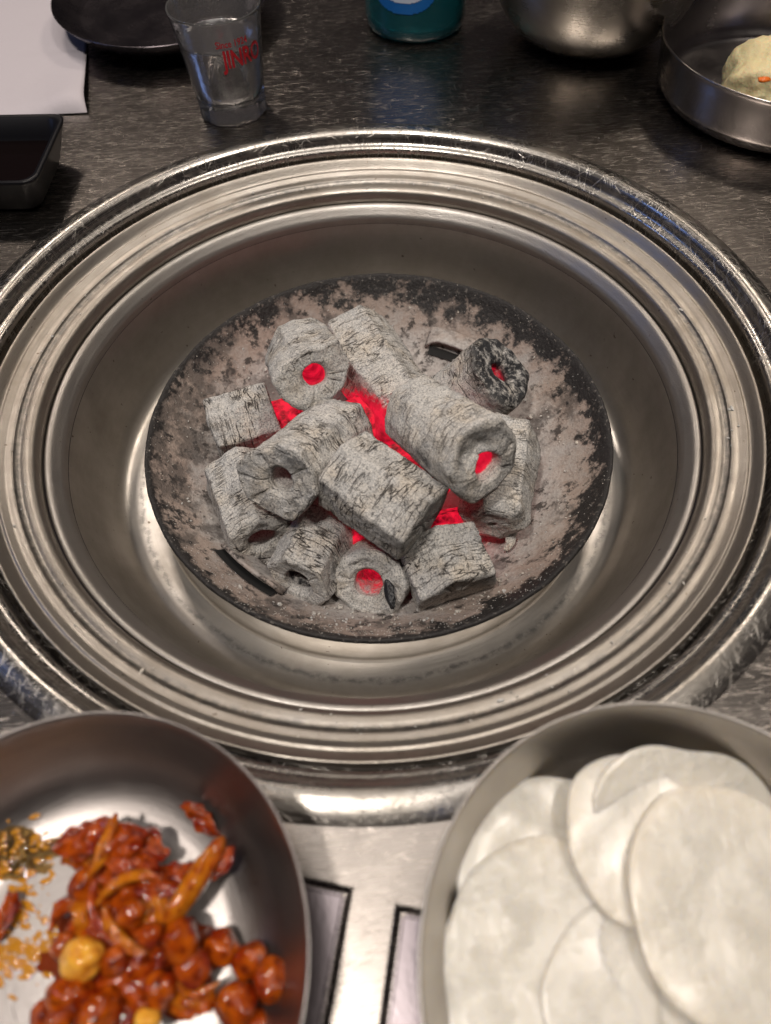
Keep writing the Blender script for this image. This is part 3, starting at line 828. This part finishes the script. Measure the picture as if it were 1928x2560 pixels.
MAT['bean'] = M_sauce('orange_glazed_bean', (0.42, 0.085, 0.003), (0.20, 0.017, 0.002), (0.05, 0.004, 0.002))
MAT['beany'] = M_sauce('yellow_glazed_bean', (0.78, 0.42, 0.06), (0.66, 0.27, 0.02), (0.45, 0.12, 0.01))
MAT['chilli'] = M_sauce('red_glazed_flake', (0.40, 0.070, 0.004), (0.19, 0.015, 0.003), (0.06, 0.005, 0.003))
MAT['strip'] = M_sauce('amber_glazed_strip', (0.50, 0.17, 0.008), (0.34, 0.06, 0.004), (0.16, 0.015, 0.004))
MAT['pool'] = simple('dark_red_sauce', (0.16, 0.022, 0.002), 0.30, Coat_Weight=0.5, Specular_IOR_Level=0.1, bump=(700, 0.0006))
MAT['oil'] = simple('chilli_oil', (0.85, 0.36, 0.02), 0.06, Transmission_Weight=0.45, Coat_Weight=1.0)
def bean(loc, rad, rz, seed, label, mat='bean'):
    o = blob('glazed_bean', loc, (rad, rad * 0.88, rad * 0.86), (random.uniform(-.5, .5), random.uniform(-.5, .5), rz), amp=0.22, freq=1.3, fine=0.05, mat=MAT[mat], seed=seed)
    # the little beak of a chickpea
    tag(o, label, 'bean', 'glazed beans in the left dish')
BZ = 0.0095
SM1 = (-0.1048, -0.1872, 0.0030)[:2]
SM2 = (-0.0985, -0.2043, 0.0030)[:2]
SM3 = (-0.0993, -0.2116, 0.0030)[:2]
bean((-0.0781, -0.2129, 0.0150), 0.00528, 0.0, 1, 'pale yellow bean, the lightest one in the left dish', 'beany')
bean((-0.0703, -0.2139, 0.0140), 0.00380, 0.9, 2, 'small orange bean just right of the pale yellow bean', 'bean')
bean((-0.0540, -0.2101, 0.0150), 0.00518, 1.8, 3, 'red orange bean below the lower end of the long amber strip', 'bean')
bean((-0.0454, -0.2120, 0.0085), 0.00475, 2.7, 4, 'orange bean first of the row at the right of the dish, nearest the centre', 'bean')
bean((-0.0377, -0.2153, 0.0085), 0.00465, 3.6, 5, 'orange bean with a black spot in the row at the right of the left dish', 'bean')
bean((-0.0321, -0.2195, 0.0100), 0.00518, 4.5, 6, 'bright orange bean closest to the right wall of the left dish', 'bean')
bean((-0.0404, -0.2242, 0.0100), 0.00555, 5.4, 7, 'round orange bean at the bottom right of the left dish', 'bean')
bean((-0.0803, -0.2205, 0.0130), 0.00570, 6.3, 8, 'dark red bean below the pale yellow bean', 'bean')
bean((-0.0723, -0.2240, 0.0140), 0.00570, 7.2, 9, 'large red bean at the bottom edge of the photo, left dish', 'bean')
bean((-0.0590, -0.2202, 0.0120), 0.00449, 8.1, 10, 'red orange bean in the middle of the heap near the bottom', 'bean')
bean((-0.0604, -0.2264, 0.0145), 0.00328, 9.0, 11, 'small yellow bean cut by the bottom edge in the left dish', 'beany')
bean((-0.0668, -0.2039, 0.0165), 0.00349, 9.9, 12, 'small orange bean in the upper middle of the heap', 'bean')
bean((-0.0808, -0.1966, 0.0140), 0.00423, 10.8, 13, 'brown orange bean under the crumpled red flake', 'bean')
bean((-0.0517, -0.2160, 0.0120), 0.00486, 11.7, 14, 'dark red bean in the heap beside the row of orange beans', 'chilli')
bean((-0.0620, -0.2090, 0.0160), 0.00328, 12.6, 15, 'small dark red bean left of the red orange bean', 'chilli')
bean((-0.0847, -0.2099, 0.0115), 0.00328, 13.5, 16, 'small orange bean half hidden behind the pale yellow bean', 'bean')
bean((-0.0870, -0.2244, 0.0090), 0.00396, 14.4, 17, 'dark red bean at the bottom left end of the heap', 'chilli')
bean((-0.0810, -0.2252, 0.0150), 0.00317, 15.3, 18, 'small orange bean at the bottom edge left of the large red bean', 'bean')
bean((-0.0362, -0.2285, 0.0070), 0.00370, 16.2, 19, 'dark red bean at the bottom right under the round orange bean', 'chilli')
tag(blob('crumpled_flake', (-0.0812, -0.1861, 0.0170), (0.00792, 0.00423, 0.0022), (0.00, 0.15, 0.436), amp=0.45, freq=1.6, fine=0.05, mat=MAT['chilli'], seed=40, sub=4, fold=0.0022, bend=0), 'crumpled orange red flake at the top left of the heap', 'flake', 'glazed flakes and strips in the left dish')
tag(blob('crumpled_flake', (-0.0719, -0.1885, 0.0165), (0.00581, 0.00634, 0.0026), (0.13, -0.02, 1.222), amp=0.45, freq=1.6, fine=0.05, mat=MAT['chilli'], seed=41, sub=4, fold=0.003, bend=0), 'crumpled dark red flake at the top middle of the heap', 'flake', 'glazed flakes and strips in the left dish')
tag(blob('crumpled_flake', (-0.0669, -0.1879, 0.0130), (0.00687, 0.00370, 0.0024), (-0.13, -0.15, -0.349), amp=0.45, freq=1.6, fine=0.05, mat=MAT['chilli'], seed=42, sub=4, fold=0.002, bend=0), 'red flake with a pale tip at the top right of the heap', 'flake', 'glazed flakes and strips in the left dish')
tag(blob('crumpled_flake', (-0.0836, -0.1889, 0.0140), (0.00475, 0.00317, 0.0024), (0.00, 0.06, -0.698), amp=0.45, freq=1.6, fine=0.05, mat=MAT['strip'], seed=43, sub=4, fold=0.002, bend=0), 'amber flake at the left end of the heap', 'flake', 'glazed flakes and strips in the left dish')
tag(blob('crumpled_flake', (-0.0697, -0.1936, 0.0150), (0.00792, 0.00423, 0.0028), (0.13, 0.13, 0.175), amp=0.45, freq=1.6, fine=0.05, mat=MAT['chilli'], seed=44, sub=4, fold=0.003, bend=0), 'dark red flake in the upper heap above the thin curved strip', 'flake', 'glazed flakes and strips in the left dish')
tag(blob('crumpled_flake', (-0.0592, -0.1969, 0.0120), (0.00792, 0.00370, 0.0024), (-0.13, -0.09, 0.262), amp=0.45, freq=1.6, fine=0.05, mat=MAT['chilli'], seed=45, sub=4, fold=0.003, bend=0), 'dark flake in the heap left of the long amber strip', 'flake', 'glazed flakes and strips in the left dish')
tag(blob('crumpled_flake', (-0.0729, -0.2088, 0.0100), (0.01056, 0.00687, 0.003), (0.01, -0.11, -0.524), amp=0.45, freq=1.6, fine=0.05, mat=MAT['chilli'], seed=46, sub=4, fold=0.003, bend=0), 'dark red flake among the beans in the middle', 'flake', 'glazed flakes and strips in the left dish')
tag(blob('crumpled_flake', (-0.0658, -0.2146, 0.0090), (0.01056, 0.00687, 0.003), (0.13, 0.12, 0.698), amp=0.45, freq=1.6, fine=0.05, mat=MAT['chilli'], seed=47, sub=4, fold=0.003, bend=0), 'dark red flake under the beans in the lower middle', 'flake', 'glazed flakes and strips in the left dish')
tag(blob('crumpled_flake', (-0.0690, -0.2228, 0.0095), (0.01056, 0.00581, 0.003), (-0.13, 0.08, -0.175), amp=0.45, freq=1.6, fine=0.05, mat=MAT['chilli'], seed=48, sub=4, fold=0.003, bend=0), 'dark red flake under the beans at the bottom', 'flake', 'glazed flakes and strips in the left dish')
tag(blob('crumpled_flake', (-0.0543, -0.2224, 0.0080), (0.00792, 0.00370, 0.0025), (0.01, -0.14, -0.175), amp=0.45, freq=1.6, fine=0.05, mat=MAT['strip'], seed=49, sub=4, fold=0.002, bend=0), 'brown curled flake at the bottom right of the heap', 'flake', 'glazed flakes and strips in the left dish')
tag(blob('crumpled_flake', (-0.0744, -0.2023, 0.0110), (0.00898, 0.00634, 0.003), (0.13, -0.04, 0.349), amp=0.45, freq=1.6, fine=0.05, mat=MAT['chilli'], seed=50, sub=4, fold=0.003, bend=0), 'dark red flake below the thin curved strip', 'flake', 'glazed flakes and strips in the left dish')
tag(blob('crumpled_flake', (-0.0536, -0.1808, 0.0085), (0.00607, 0.00222, 0.0014), (-0.13, 0.15, -0.663), amp=0.45, freq=1.6, fine=0.05, mat=MAT['chilli'], seed=51, sub=4, fold=0.002, bend=0), 'lone orange red flake near the top right of the left dish', 'flake', 'glazed flakes and strips in the left dish')
tag(blob('crumpled_flake', (-0.1037, -0.2020, 0.0060), (0.00581, 0.00238, 0.0014), (0.01, 0.00, 1.222), amp=0.45, freq=1.6, fine=0.05, mat=MAT['chilli'], seed=52, sub=4, fold=0.002, bend=0), 'lone dark red flake at the left edge of the photo', 'flake', 'glazed flakes and strips in the left dish')
tag(blob('crumpled_flake', (-0.0791, -0.2004, 0.0120), (0.00687, 0.00528, 0.0028), (0.12, -0.15, 1.222), amp=0.45, freq=1.6, fine=0.05, mat=MAT['strip'], seed=53, sub=4, fold=0.003, bend=0), 'amber brown flake left of the heap centre', 'flake', 'glazed flakes and strips in the left dish')
tag(blob('crumpled_flake', (-0.0601, -0.2039, 0.0110), (0.00687, 0.00423, 0.0025), (-0.14, 0.04, -0.524), amp=0.45, freq=1.6, fine=0.05, mat=MAT['strip'], seed=54, sub=4, fold=0.002, bend=0), 'amber flake at the lower end of the long amber strip', 'flake', 'glazed flakes and strips in the left dish')
tag(blob('dried_strip', (-0.0516, -0.1971, 0.0150), (0.01189, 0.00306, 0.0042), (0.01, 0.14, 1.012), amp=0.12, freq=1.2, fine=0.05, mat=MAT['strip'], seed=55, sub=4, fold=0.0004, bend=0), 'long plump amber strip standing out at the right of the heap', 'strip', 'glazed flakes and strips in the left dish')
tag(blob('dried_strip', (-0.0458, -0.1933, 0.0125), (0.00528, 0.00211, 0.0016), (0.12, -0.07, 0.838), amp=0.12, freq=1.2, fine=0.05, mat=MAT['chilli'], seed=56, sub=4, fold=0.001, bend=0.0012), 'thin brown tail beside the long amber strip', 'strip', 'glazed flakes and strips in the left dish')
tag(blob('dried_strip', (-0.0679, -0.1973, 0.0190), (0.00845, 0.00158, 0.0014), (-0.14, -0.12, 0.279), amp=0.12, freq=1.2, fine=0.05, mat=MAT['strip'], seed=57, sub=4, fold=0.0006, bend=-0.0035), 'thin curved yellow amber strip lying across the heap', 'strip', 'glazed flakes and strips in the left dish')
tag(blob('dried_strip', (-0.0751, -0.1883, 0.0195), (0.00792, 0.00180, 0.0014), (0.02, 0.10, 1.309), amp=0.12, freq=1.2, fine=0.05, mat=MAT['strip'], seed=58, sub=4, fold=0.0008, bend=0.001), 'upright amber strip across the crumpled flakes', 'strip', 'glazed flakes and strips in the left dish')
tag(blob('dried_strip', (-0.0746, -0.2041, 0.0150), (0.00951, 0.00148, 0.0014), (0.12, 0.10, -1.047), amp=0.12, freq=1.2, fine=0.05, mat=MAT['chilli'], seed=59, sub=4, fold=0.0008, bend=0.004), 'thin dark red strip curving down through the heap', 'strip', 'glazed flakes and strips in the left dish')
tag(blob('dried_strip', (-0.0865, -0.2020, 0.0090), (0.00502, 0.00222, 0.0018), (-0.14, -0.13, 0.436), amp=0.12, freq=1.2, fine=0.05, mat=MAT['chilli'], seed=60, sub=4, fold=0.0006, bend=-0.004), 'hooked dark red strip at the left of the heap', 'strip', 'glazed flakes and strips in the left dish')
tag(blob('dried_strip', (-0.0516, -0.2199, 0.0110), (0.00687, 0.00158, 0.0014), (0.02, -0.06, -0.209), amp=0.12, freq=1.2, fine=0.05, mat=MAT['strip'], seed=61, sub=4, fold=0.0006, bend=0.003), 'curled brown strip at the right foot of the heap', 'strip', 'glazed flakes and strips in the left dish')
tag(blob('dried_strip', (-0.0694, -0.2084, 0.0150), (0.00792, 0.00190, 0.0014), (0.12, 0.14, -0.733), amp=0.12, freq=1.2, fine=0.05, mat=MAT['strip'], seed=62, sub=4, fold=0.0006, bend=0.002), 'short amber strip between the beans', 'strip', 'glazed flakes and strips in the left dish')
# smears and drops of chilli oil
bm = bmesh.new(); rnd = random.Random(5)
def dish_z(r):
    pr_ = [(0, 3.0), (30, 3.0), (38, 3.6), (45, 6.5), (50.5, 12), (54.4, 20), (57, 28)]
    r /= mm
    for (a, za), (b, zb) in zip(pr_, pr_[1:]):
        if a <= r <= b: return (za + (zb - za) * (r - a) / (b - a)) * mm
    return 0.028
for i in range(330):
    k = rnd.random()
    if k < 0.45: cx, cy, sx_, sy_ = (*SM1, 0.006, 0.0035)
    elif k < 0.75: cx, cy, sx_, sy_ = (*SM2, 0.006, 0.005)
    else: cx, cy, sx_, sy_ = (*SM3, 0.007, 0.004)
    x, y = rnd.gauss(cx, sx_), rnd.gauss(cy, sy_)
    r = math.hypot(x - LD.x, y - LD.y)
    if r > 0.053: continue
    s_ = rnd.uniform(0.0002, 0.0006) if rnd.random() < 0.8 else rnd.uniform(0.0007, 0.0013)
    M = Matrix.Translation((x, y, dish_z(r) + 0.0002)) @ Matrix.Rotation(rnd.uniform(-0.8, 0.2), 4, 'Z') @ Matrix.Diagonal((s_ * rnd.uniform(1, 3.0), s_, s_ * 0.30, 1))
    bmesh.ops.create_icosphere(bm, subdivisions=2, radius=1.0, matrix=M)
tag(link('chilli_oil', bm, MAT['oil']), 'golden chilli oil drops smeared on the left part of the left steel dish', 'oil', kind='stuff')
carrot = blob('carrot_bit', (0, 0, 0), (0.0032, 0.0020, 0.0012), amp=0.3, mat=MAT['carrot'], seed=2, sub=3, parent=mash)
carrot.location = Vector((0.2024, 0.1416, 0.0360)) - Vector(mash.location)

# ------------------------------------------------------------------ radish slices
def M_radish():
    s = NT('pickled_radish')
    obj = s.tc.outputs['Object']
    n = s.noise(obj, 60, 4, 0.6); f = s.noise(obj, 900, 3, 0.65)
    o = s.sepxyz()
    ln = s.noise(s.mapping((300, 60, 60)), 1, 3, 0.6)
    c = s.mix(s.rng(n, 0.35, 0.65), (0.73, 0.665, 0.575), (0.70, 0.63, 0.535))
    s.set(Base_Color=c, Roughness=0.30, Subsurface_Weight=0.6, Subsurface_Radius=(1, 0.8, 0.5), Subsurface_Scale=0.004, Coat_Weight=0.35, Coat_Roughness=0.20)
    h = s.math('ADD', s.math('MULTIPLY', f, s.rng(s.noise(s.mapping(loc=(3, 3, 3)), 55, 3), 0.46, 0.60, 0.08, 2.6)), s.math('MULTIPLY', ln, 0.7))
    s.set(Normal=s.bump(h, 0.0005, 0.8))
    return s.m
MAT['radish'] = M_radish()
def radish(loc, r, tilt, seed, label, wave=0.0010, th=0.0009, squash=1.0, rz=0.0, tri=0.0, curl=0.0):
    nu_, nr = 96, 16
    loc = Vector(loc)
    lim = (0.0575 if loc.z < 0.015 else 0.062) - r
    dd = Vector((loc.x - RD.x, loc.y - RD.y, 0))
    if dd.length > lim: loc -= dd * (1 - lim / dd.length)
    sd = Vector((seed * 3.3, seed * 1.9, 0))
    def pt(a, t, zz):
        rr = r * t * (1 + 0.05 * math.sin(2 * a + seed) + 0.03 * math.sin(3 * a + 2 * seed) + 0.012 * math.sin(7 * a + seed) + tri * math.cos(3 * a))
        x, y = rr * math.cos(a), rr * math.sin(a) * squash
        z = wave * noise.noise(Vector((x * 45, y * 45, 0)) + sd) + curl * (x / r) ** 2
        return (x, y, z + zz)
    P = [[pt(2 * math.pi * i / nu_, 0.001, 0)for i in range(nu_)]]
    for k in range(1, nr + 1): P.append([pt(2 * math.pi * i / nu_, k / nr, 0) for i in range(nu_)])
    P.append([pt(2 * math.pi * i / nu_, 1.008, -th * 0.25) for i in range(nu_)])
    P.append([pt(2 * math.pi * i / nu_, 1.008, -th * 0.75) for i in range(nu_)])
    for k in range(nr, 0, -1): P.append([pt(2 * math.pi * i / nu_, k / nr, -th) for i in range(nu_)])
    P.append([pt(2 * math.pi * i / nu_, 0.001, -th) for i in range(nu_)])
    o = link('radish_slice', grid_mesh('radish_slice', P), MAT['radish'])
    o.location = loc; o.rotation_euler = (tilt[0], tilt[1], rz)
    tag(o, label, 'radish slice', 'thin white radish slices in the right dish')
radish((0.0404, -0.2116, 0.0060), .0330, (0.02, 0.02), 1, 'white radish slice at the very bottom of the stack', wave=.0008)
radish((RD.x - 0.026, RD.y - 0.004, .0078), .0245, (0.02, -0.03), 8, 'lowest radish slice against the left wall of the dish', wave=.0012)
radish((0.0359, -0.1939, 0.0110), .0255, (0.05, -0.04), 2, 'wet ridged radish slice at the upper left against the dish wall', wave=.0028)
radish((0.0835, -0.1801, 0.0140), .0245, (0.36, 0.02), 3, 'radish slice leaning up the far wall, topmost in the photo', wave=.001, tri=.08, rz=0.3)
radish((0.0634, -0.1940, 0.0190), .0198, (0.05, 0.0), 4, 'radish slice in the upper middle with a straight right edge', wave=.001, squash=1.0)
radish((0.0341, -0.2209, 0.0130), .0275, (0.02, -0.06), 5, 'large smooth radish slice at the left of the right dish', wave=.0008)
radish((0.0576, -0.2299, 0.0140), .0245, (0.02, 0.0), 6, 'cream radish slice cut by the bottom edge of the photo', wave=.0008)
radish((0.0809, -0.2090, 0.0205), .0240, (0.05, 0.03), 7, 'large radish slice at the right edge overlapping the others', wave=.0010, squash=1.15)

# thin dark glaze left on the dish floor
MAT['glaze'] = simple('thin_glaze', (0.75, 0.45, 0.12), 0.04, Transmission_Weight=0.95, IOR=1.4, Coat_Weight=1.0)
def puddle(cx, cy, rx, ry, seed, name='sauce_smear', mat='glaze', h=0.00035):
    nu_, nr = 90, 10
    P = []
    for k in range(nr + 1):
        t = max(0.002, k / nr); row = []
        for i in range(nu_):
            a = 2 * math.pi * i / nu_
            w_ = 1 + 0.55 * noise.noise(Vector((math.cos(a) * 1.6, math.sin(a) * 1.6, seed))) + 0.35 * noise.noise(Vector((math.cos(a) * 5, math.sin(a) * 5, seed)))
            x, y = cx + rx * w_ * t * math.cos(a), cy + ry * w_ * t * math.sin(a)
            z = LD.z + dish_z(math.hypot(x - LD.x, y - LD.y)) + h * (1 - t ** 4) * (1 + 0.6 * noise.noise(Vector((x * 600, y * 600, seed)))) - 0.00002
            row.append((x, y, z))
        P.append(row)
    return link(name, grid_mesh(name, P), MAT[mat], None)
for k_, (cx_, cy_, rx_, ry_, lb) in enumerate(((SM1[0], SM1[1], 0.013, 0.006, 'thin oily sauce smear at the upper left of the left dish'),)):
    tag(puddle(cx_, cy_, rx_, ry_, k_ + 2), lb, 'sauce')
HC = (-0.0716, -0.2119, 0.0030)
tag(puddle(HC[0] - 0.002, HC[1] - 0.003, 0.020, 0.015, 9, 'sauce_pool', 'pool', 0.0012), 'dark red sauce pooled under the heap of glazed beans', 'sauce')


# stray specks of ash and food on the steel
bm = bmesh.new(); rnd = random.Random(23)
for i in range(150):
    a = rnd.uniform(0, 2 * math.pi)
    if i % 3: r = rnd.uniform(0.147, 0.157); z = -0.0129 - (0.1588 - r) * 0.27 + 0.0002
    else: r = rnd.uniform(0.195, 0.33); z = 0.0002
    x, y = r * math.cos(a), r * math.sin(a)
    if r > 0.19 and (y < -0.1 or abs(x) > 0.15 or (x < -0.04)): continue
    s_ = rnd.uniform(0.00015, 0.00042) if rnd.random() < 0.94 else 0.0007
    bmesh.ops.create_icosphere(bm, subdivisions=1, radius=1.0, matrix=Matrix.Translation((x, y, z)) @ Matrix.Rotation(rnd.uniform(0, 3), 4, 'Z') @ Matrix.Diagonal((s_ * rnd.uniform(1, 2.4), s_, s_ * 0.7, 1)))
tag(link('ash_specks', bm, MAT['ash'], smooth=False), 'tiny pale specks of ash strewn over the steel ring and the table', 'ash', kind='stuff')
